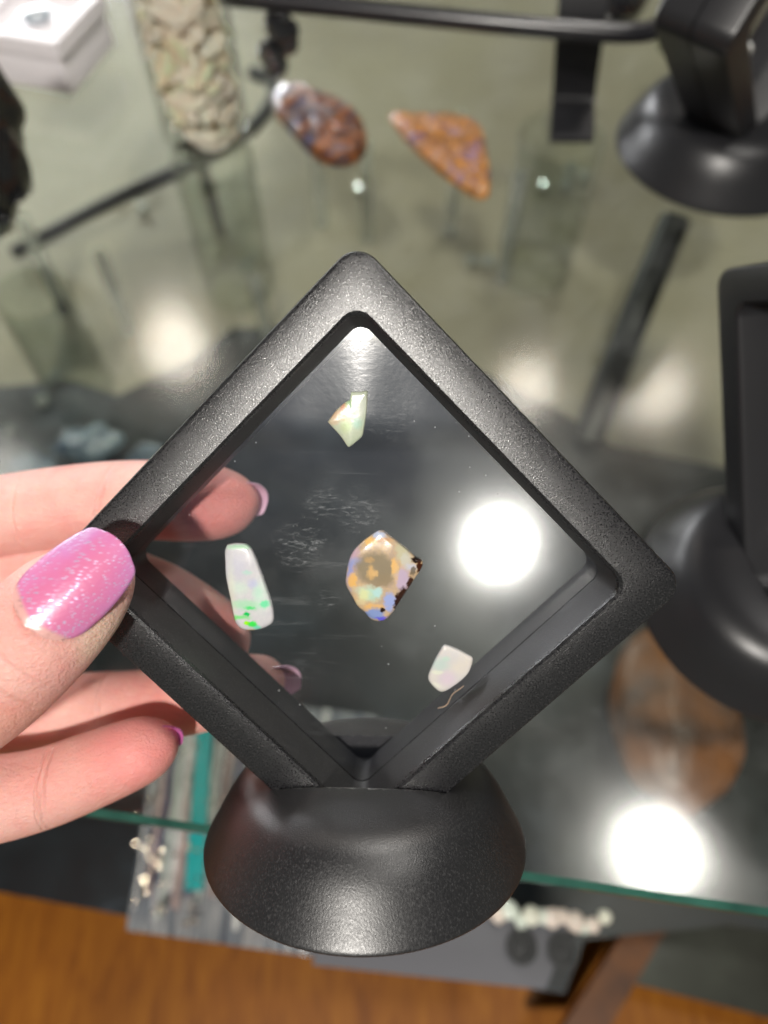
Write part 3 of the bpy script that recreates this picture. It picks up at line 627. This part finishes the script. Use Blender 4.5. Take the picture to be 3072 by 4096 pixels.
o2 = thing('gem_box', 'white card box cut off by the upper left corner of the photo', 'gift box', G(-70, 120) + Vector((-3.2, 3.4, 0)), rz=math.radians(-16))
bm = bmesh.new(); box(bm, (0, 0, .9), (4.9, 4.9, 1.8), bevel=.08); link('box_base', finish(bm), M_white, o2)
bm = bmesh.new(); box(bm, (0, 0, 2.05), (5.2, 5.2, .46), bevel=.07); link('lid', finish(bm), M_white, o2)

# vial with chips
vc = G(832, 548); VR = 2.15; VH = 12.0
vt = thing('glass_vial', 'clear glass vial full of pale opal chips standing behind the frame', 'vial', vc)
bm = bmesh.new(); lathe(bm, [(0, .01), (VR-.2, .01), (VR, .2), (VR, VH), (VR-.12, VH), (VR-.12, .45), (VR-.35, .3), (0, .3)], 48); link('tube', finish(bm), M_vial, vt)
bm = bmesh.new(); lathe(bm, [(0, VH-.6), (VR-.14, VH-.6), (VR-.14, VH+.02), (VR+.1, VH+.02), (VR+.1, VH+1), (0, VH+1)], 48); link('stopper', finish(bm), M_wire, vt)
chipm = [princ('opal chip '+str(i), c, .4, coat=.15, cvar=(1.5, c2)) for i, (c, c2) in enumerate([((.98, .80, .66), (.98, .90, .76)), ((.97, .88, .68), (.98, .90, .76)), ((.98, .76, .62), (.96, .92, .72)), ((.97, .68, .52), (.80, .94, .62))])]
for m_ in chipm:
    b_ = [n for n in m_.node_tree.nodes if n.type == 'BSDF_PRINCIPLED'][0]; b_.inputs['Subsurface Weight'].default_value = .4; b_.inputs['Subsurface Scale'].default_value = .5*S; b_.inputs['Subsurface Radius'].default_value = (1, .85, .7)
chips = []
for k in range(12):
    pts = [Vector((math.cos(a)*(.78+.25*random.random()), math.sin(a)*(.32+.14*random.random()), 0)) for a in [2*math.pi*i/9 for i in range(9)]]
    me_, _ = stone(pts, .07, .07, n=24, seed=k); me_.materials.append(chipm[k % 4]); chips.append(me_)
z = .5
while z < VH-1.4:
    for q in range(11):
        a = random.random()*6.283; rr_ = VR-random.uniform(.50, .90) if q < 8 else .7
        o = bpy.data.objects.new('opal_chip', chips[random.randrange(12)]); C.objects.link(o)
        o.location = (vc + Vector((math.cos(a)*rr_, math.sin(a)*rr_, z+random.random()*.4)))*S
        nrm = Vector((math.cos(a), math.sin(a), random.uniform(-.35, .55)))
        o.rotation_euler = (nrm.to_track_quat('Z', 'Y').to_matrix() @ Matrix.Rotation(random.uniform(0, 6.28), 3, 'Z')).to_euler()
        o.scale = (1.0, 1.0, 1.0)
        tag(o, 'pale pinkish cream opal chip packed inside the glass vial', 'opal chip', 'opal chips filling the glass vial')
    z += .42

# two boulder opals lying on the glass
def lying(pix, th, mat, label, seed):
    pts = [G(x, y, .3) for x, y in pix]
    for p in pts: p.z = 0
    pts = pts[::-1]
    me_, c = stone(pts, th, .15, n=80, seed=seed, bump=.12)
    o = link('boulder_opal', me_, mat, None, Matrix.Translation(Vector((c.x, c.y, .16))*S)); return tag(o, label, 'opal')
def boulder_mat(name, cols, sc_):
    m, t, out = nt(name); v = coords(t); n = noise_tex(t, v, sc_, 6, .65, .8)
    c = ramp(t, n.outputs[0], cols); b = N(t, 'ShaderNodeBsdfPrincipled', i_Roughness=.3); L(t, c, b.inputs['Base Color']); b.inputs['Coat Weight'].default_value = .7; b.inputs['Coat Roughness'].default_value = .03
    vo = N(t, 'ShaderNodeTexVoronoi', i_Scale=1.4); L(t, v, vo.inputs['Vector']); bp = N(t, 'ShaderNodeBump', i_Strength=.6, i_Distance=.25*S); L(t, n.outputs[0], bp.inputs['Height']); L(t, bp.outputs[0], b.inputs['Normal'])
    L(t, b.outputs[0], out.inputs[0]); return m
lying([(1085, 395), (1110, 360), (1180, 352), (1260, 380), (1370, 425), (1445, 490), (1470, 560), (1450, 620), (1380, 655), (1290, 640), (1220, 590), (1160, 520), (1100, 455)], .75,
  boulder_mat('dark boulder opal', [(.25, (.015, .008, .008)), (.36, (.05, .05, .16)), (.42, (.03, .012, .01)), (.50, (.07, .025, .012)), (.56, (.32, .10, .012)), (.60, (.05, .02, .014)), (.68, (.05, .04, .10)), (.8, (.22, .07, .02))], .95),
  'oval dark brown and blue boulder opal lying between the vial and the orange opal', 11)
lying([(1555, 455), (1600, 448), (1700, 455), (1800, 455), (1880, 470), (1925, 510), (1945, 580), (1962, 690), (1958, 770), (1920, 785), (1850, 750), (1770, 690), (1690, 620), (1620, 550), (1575, 490)], .35,
  boulder_mat('orange boulder opal', [(.2, (.12, .03, .008)), (.38, (.46, .18, .02)), (.45, (.06, .02, .008)), (.51, (.58, .25, .05)), (.57, (.07, .025, .02)), (.63, (.24, .15, .28)), (.70, (.56, .26, .05))], 1.2),
  'flat triangular orange boulder opal lying right of the oval dark one', 12)

# easel at the top
ez = thing('easel', 'black metal easel with a curved wire rail and flat strap foot at the top', 'easel', G(2215, 560))
ex = ez.location/S
def rel(p): return p - ex
bm = bmesh.new(); tube(bm, smoothline([rel(G(x, y, 5)) for x, y in ((700, -35), (1050, 0), (1500, 45), (2000, 95), (2400, 128), (2540, 130), (2630, 110), (2680, 40), (2700, -60), (2720, -250))], 8), .42, 14); link('rail', finish(bm), M_wire, ez)
bm = bmesh.new()
path = smoothline([rel(p) for p in (G(2285, 565, .12), G(2290, 470, .16), G(2294, 395, .3), G(2302, 300, 1.6), G(2312, 200, 3.2), G(2324, 90, 4.5), G(2345, -150, 6.5))], 8)
rings = []
for i, p in enumerate(path):
    d = (path[min(i+1, len(path)-1)]-path[max(i-1, 0)]).normalized(); s_ = Vector((1, 0, 0)); nn = s_.cross(d).normalized()
    hw = 1.1; th = .10
    rings.append([bm.verts.new(p + s_*a*hw + nn*b*th) for a, b in ((-1, -1), (1, -1), (1, 1), (-1, 1))])
for a, b in zip(rings, rings[1:]):
    for k in range(4): bm.faces.new((a[k], a[(k+1) % 4], b[(k+1) % 4], b[k]))
bm.faces.new(rings[0]); bm.faces.new(rings[-1])
link('strap_foot', finish(bm, angle=40), M_bgblack, ez)

def cluster(name, c, r, n, mat, label, cat, seed, stretch=(1, 1, 1), fac=.45):
    rnd = random.Random(seed); bm = bmesh.new()
    for k in range(n):
        p = Vector((rnd.gauss(0, .45)*stretch[0], rnd.gauss(0, .45)*stretch[1], rnd.gauss(0, .45)*stretch[2]))*r
        res = bmesh.ops.create_icosphere(bm, subdivisions=2, radius=r*fac*rnd.uniform(.8, 1.3))
        for v in res['verts']: v.co += p
    me = finish(bm, True, 12); o = link(name, me, mat, None, Matrix.Translation(c*S)); return tag(o, label, cat)
M_jet = princ('faceted jet', (.012, .012, .014), .06, spec=.9, coat=1)
cluster('pendant', G(1122, 130, 3.5), 1.15, 13, M_jet, 'black faceted pendant hanging from the wire rail above the oval opal', 'pendant', 3, (.6, .6, 1.5))
# black ball and clear ball at the top
bm = bmesh.new(); bmesh.ops.create_icosphere(bm, subdivisions=4, radius=2.0); tag(link('ball', finish(bm), M_jet, None, Matrix.Translation(G(2450, -35, 2.0)*S)), 'polished black ball behind the wire rail at the top', 'ball')
bm = bmesh.new(); bmesh.ops.create_icosphere(bm, subdivisions=4, radius=1.0); tag(link('ball', finish(bm), clear('clear ball', (.72, .74, .66), .08, .2, .1), None, Matrix.Translation(G(2700, 140, 1.0)*S)), 'small clear glass ball beside the upright frame at the upper right', 'ball')
# black stone at the left edge
def lump(name, c, r, mat, label, cat, seed, sc3=(1, 1, 1), amp=.25, f=1.2, z0=None):
    bm = bmesh.new(); bmesh.ops.create_icosphere(bm, subdivisions=5, radius=1)
    for v in bm.verts:
        d = v.co.normalized(); k = 1+amp*noise.fractal(d*f+Vector((seed, 0, 0)), 1, 2, 3); v.co = Vector((d.x*sc3[0], d.y*sc3[1], d.z*sc3[2]))*r*k
    mn = min(v.co.z for v in bm.verts)
    return tag(link(name, finish(bm), mat, None, Matrix.Translation(Vector((c.x, c.y, (z0 if z0 is not None else 0) - mn))*S)), label, cat)
lump('black_stone', G(-5, 960), 3.2, M_gloss_black, 'lumpy glossy black stone standing at the left edge', 'stone', 5, (.85, .85, 1.7), .3)

# ------------------------------------------------------------------ things below the glass
def under(px, py, z=ZB): return G(px, py, z)
bm = bmesh.new(); tube(bm, smoothline([G(60, 1010, ZB+1), G(400, 830, ZB+4), G(760, 660, ZB+6), G(980, 530, ZB+7), G(1080, 420, ZB+7.5), G(1090, 330, ZB+8), G(1010, 290, ZB+8)], 8), .55, 12)
tag(link('wire_arc', finish(bm), M_wire, None), 'black wire arc rising below the glass behind the vial', 'wire')
bm = bmesh.new(); tube(bm, smoothline([G(2700, 880, ZB+9), G(2600, 1120, ZB+7), G(2480, 1420, ZB+4), G(2350, 1760, ZB+.6)], 8), [1.0]*25, 12)
tag(link('reflection_bar', finish(bm), M_bgblack, None), 'thick slanting black leg in place of the reflected upright of the upper right stand', 'bar')  # solid bar added in place of a reflected upright
M_brown = princ('brown lump colour', (.11, .06, .04), .4, cvar=(.30, (.26, .10, .03)))
# brown lump added in place of a brown reflection in the glass
jc = under(2640, 2920, ZB+.5)
lump('brown_lump', jc, 1.0, M_brown, 'long rounded brown lump in place of a reflection in the glass at the right', 'stone', 21, (3.2, 4.7, 2.2), .14, .9, ZB+.5).rotation_euler = (0, 0, -.15)
# zip bag of beads strips
bagq = [G(x, y, ZB+2.2) for x, y in ((640, 2750), (1500, 2850), (1400, 3850), (490, 3720))]
bc = sum(bagq, Vector())/4
def quad_mesh(q, c, n=30, h=.25, z=0, seed=0):
    bm = bmesh.new(); g = {}
    for i in range(n+1):
        for j in range(n+1):
            a, b = i/n, j/n; p = q[0].lerp(q[1], a).lerp(q[3].lerp(q[2], a), b) - c
            g[i, j, 0] = bm.verts.new((p.x, p.y, z + h*noise.noise(Vector((a*14+seed, b*3, 0))) + h)); g[i, j, 1] = bm.verts.new((p.x, p.y, z-.15))
    for i in range(n):
        for j in range(n):
            for s_ in (0, 1): bm.faces.new((g[i, j, s_], g[i+1, j, s_], g[i+1, j+1, s_], g[i, j+1, s_]))
    for i in range(n):
        for (a, b) in (((i, 0), (i+1, 0)), ((i, n), (i+1, n)), ((0, i), (0, i+1)), ((n, i), (n, i+1))):
            bm.faces.new((g[a[0], a[1], 0], g[b[0], b[1], 0], g[b[0], b[1], 1], g[a[0], a[1], 1]))
    return finish(bm)
M_strand = [princ('silver strand', (.78, .78, .76), .18, metal=.35), princ('rose strand', (.55, .42, .40), .25, metal=.5), princ('dark blue strand', (.08, .09, .16), .2, metal=.4), princ('pearly strand', (.55, .60, .56), .2, metal=.3)]
def bag_mat():
    m, t, out = nt('clear bag of silver strands'); v = coords(t, (3.2, .22, 1), (0, 0, .10))
    n = noise_tex(t, v, 1.0, 4, .6); c = ramp(t, n.outputs[0], [(.3, (.05, .06, .09)), (.45, (.20, .22, .25)), (.6, (.42, .42, .42)), (.75, (.16, .15, .22))])
    b = N(t, 'ShaderNodeBsdfPrincipled', i_Roughness=.25, i_Metallic=.35); L(t, c, b.inputs['Base Color'])
    bp = N(t, 'ShaderNodeBump', i_Strength=.8, i_Distance=.3*S); L(t, n.outputs[0], bp.inputs['Height']); L(t, bp.outputs[0], b.inputs['Normal']); L(t, b.outputs[0], out.inputs[0]); return m
bag = link('plastic_bag', quad_mesh(bagq, bc, h=.4), bag_mat(), None, Matrix.Translation(Vector((bc.x, bc.y, ZB+1.2))*S)); tag(bag, 'clear plastic bag of silvery strands below the shelf left of the held stand', 'bag')
for k in range(26):
    a_ = (k+.5)/26 + random.uniform(-.012, .012); p0_ = bagq[0].lerp(bagq[1], a_); p1_ = bagq[3].lerp(bagq[2], a_*.98+.01)
    w_ = random.uniform(.05, .24); u0, u1 = random.uniform(0, .25), random.uniform(.8, .97); pts_ = []
    for q in range(24):
        p = p0_.lerp(p1_, u0+(u1-u0)*q/23) - bc; p.z = .62 + .10*math.sin(q*1.3+k); p.x += .025*math.sin(q*.7+k*2); pts_.append(p)
    bm = bmesh.new(); tube(bm, pts_, [w_*(1+.15*math.sin(q*2.4+k)) for q in range(24)], 8)
    link('strand', finish(bm), M_strand[k % 4], bag)
tq = [G(x, y, ZB+2.6) for x, y in ((790, 2800), (850, 2800), (805, 3560), (735, 3560))]; tcn = sum(tq, Vector())/4
tag(link('strip', quad_mesh(tq, tcn, n=12, h=.12), princ('turquoise strip', (.02, .30, .30), .3), None, Matrix.Translation(Vector((tcn.x, tcn.y, ZB+2.25))*S)), 'turquoise strip lying on the clear bag of strands', 'strip')
for k in range(48):
    x = random.uniform(540, 800) if k < 38 else random.uniform(850, 930); y = random.uniform(3350, 3720) if k < 32 else random.uniform(2950, 3400)
    p = G(x, y, ZB+2.2)
    bm = bmesh.new(); bmesh.ops.create_icosphere(bm, subdivisions=2, radius=random.uniform(.07, .15)); o = link('bead', finish(bm, True, 10), princ('silver bead', (.7, .6, .5), .12, metal=.9), None, Matrix.Translation(Vector((p.x, p.y, ZB+2.35))*S))
    tag(o, 'tiny shiny bead on the clear bag of strands', 'bead', 'shiny beads on the plastic bag')
# grey holder with two dark holes at the bottom
hq = [G(x, y, ZB+2.5) for x, y in ((1300, 3560), (2290, 3700), (2180, 3960), (1250, 3860))]; hc = sum(hq, Vector())/4
hroot = thing('earring_holder', 'grey plastic holder with round dark holes below the stand', 'holder', Vector((hc.x, hc.y, ZB+.5)))
bm = bmesh.new(); slab(bm, [((p-hc).x, (p-hc).y) for p in hq], 0, 2.0); link('body', finish(bm, False), princ('grey plastic', (.10, .10, .115), .35), hroot)
for px in (2085, 2250):
    p = G(px, 3790 + (px-2085)*.1, ZB+2.5)-hc
    bm = bmesh.new(); lathe(bm, [(0, 0), (.62, 0), (.70, .1), (.70, .22), (.45, .22), (.40, .08), (.2, .06), (0, .16)], 28); link('socket', finish(bm), M_bgblack, hroot).location = Vector((p.x, p.y, 2.0))*S
for k in range(12):
    x = 1960 + k*42 + random.uniform(-8, 8); y = 3655 + (k*3.5) + random.uniform(-28, 28)
    lump('pebble', G(x, y, ZB+3), random.uniform(.28, .42), princ('pale pebble', random.choice([(.74, .74, .62), (.74, .64, .56), (.66, .72, .64)]), .25, coat=.5), 'pale pebble in the row behind the grey holder', 'pebble', k, (1, 1, .7), .2, 1.5, ZB+2.6)['group'] = 'pale pebbles behind the grey holder'
# wooden rail edge at lower right and clear lower pane
wq = [G(x, y, -24) for x, y in ((2640, 3500), (2780, 3520), (2330, 4300), (2130, 4300))]; wc = sum(wq, Vector())/4
bm = bmesh.new(); slab(bm, [((p-wc).x, (p-wc).y) for p in wq], -1, 0)
tag(link('wooden_rail', finish(bm, False), princ('orange brown wood', (.16, .055, .010), .5, cvar=(.5, (.07, .025, .008))), None, Matrix.Translation(Vector((wc.x, wc.y, -24))*S)), 'orange brown wooden rail slanting below the shelf at the lower right', 'rail')
pq = [G(x, y, -25) for x, y in ((2400, 3900), (3900, 4280), (3900, 3400), (2600, 3200))]; pc = sum(pq, Vector())/4
bm = bmesh.new(); slab(bm, [((p-pc).x, (p-pc).y) for p in pq], -.6, 0)
tag(link('lower_pane', finish(bm, False), princ('dark greenish pane', (.07, .075, .062), .15, cvar=(.15, (.035, .035, .03))), None, Matrix.Translation(Vector((pc.x, pc.y, -25.2))*S)), 'dark greenish pane at the lower right below the glass shelf', 'pane')

# small things below the glass; tubes and beads added for its streaks and glints
M_streak = princ('pale streak acrylic', (.80, .82, .76), .2, Alpha=.28)
M_clear2 = clear('clear acrylic', (.93, .95, .93), .07, .35, .2)
def streak_tube(px, py, r, h, label):  # clear tube added for upright reflection streaks in the glass
    p = under(px, py, ZB); bm = bmesh.new(); lathe(bm, [(r-.18, 0), (r, 0), (r, h), (r-.18, h), (r-.18, 0)], 32)
    tag(link('acrylic_streak_tube', finish(bm), M_clear2, None, Matrix.Translation(Vector((p.x, p.y, ZB+.01))*S)), label, 'tube')
streak_tube(960, 1150, 2.6, 11, 'clear acrylic tube added for reflection streaks under the oval opal')
streak_tube(2130, 1080, 2.8, 11, 'clear acrylic tube added for reflection streaks under the orange opal')
streak_tube(330, 1560, 2.2, 9, 'clear acrylic tube added for reflection streaks at the left')
M_blue = princ('blue grey agate', (.03, .06, .11), .2, coat=.6, cvar=(.8, (.22, .28, .34)))
for k, (x, y, r, lab) in enumerate([(140, 1900, 1.3, 'leftmost blue grey agate below the glass above the index finger'), (380, 1800, 1.6, 'middle blue grey agate below the glass above the index finger'), (620, 1850, 1.2, 'right blue grey agate below the glass near the frame side')]):
    lump('agate', under(x, y, ZB+.5), r, M_blue, lab, 'agate', k+9, (1.2, .8, .5), .3, 1.4, ZB+.5)

M_glint = princ('glint bead', (.80, .84, .82), .05, metal=.7, coat=1)
for k, (x, y) in enumerate([(463, 770), (555, 760), (565, 815), (610, 740), (1010, 1010), (985, 1050), (2290, 657), (2270, 720), (2185, 722), (1888, 1028), (1955, 1030), (2340, 690), (185, 1520), (160, 1590), (30, 1710), (215, 1490), (1390, 560), (1440, 745)]):  # beads added to give sparkles in the shelf glass
    p = G(x, y, ZB+1); bm = bmesh.new(); bmesh.ops.create_icosphere(bm, subdivisions=2, radius=random.uniform(.35, .6))
    tag(link('sparkle_bead', finish(bm, True, 10), M_glint, None, Matrix.Translation(Vector((p.x, p.y, ZB+.6))*S)), 'tiny metallic bead added below the glass to make a sparkle', 'bead', 'beads added below the glass for sparkles')

for k, (x, y, h_) in enumerate([(880, 930, 9), (1290, 900, 10), (1470, 960, 8), (1800, 930, 10), (2010, 1120, 9), (1080, 1380, 7), (260, 1250, 8), (520, 1330, 7)]):  # thin tubes added to draw pale reflection streaks
    p = under(x, y); bm = bmesh.new(); lathe(bm, [(0, 0), (.42, .0), (.5, .1), (.5, h_), (.38, h_), (.38, .2), (0, .2)], 20)
    o = link('streak_rod', finish(bm), M_streak, None, Matrix.Translation(Vector((p.x, p.y, ZB+.01))*S) @ Matrix.Rotation(random.uniform(-.12, .12), 4, 'X'))
    tag(o, 'thin clear glass tube added below the glass shelf for a reflection streak', 'glass tube', 'thin tubes added below the shelf for reflection streaks')
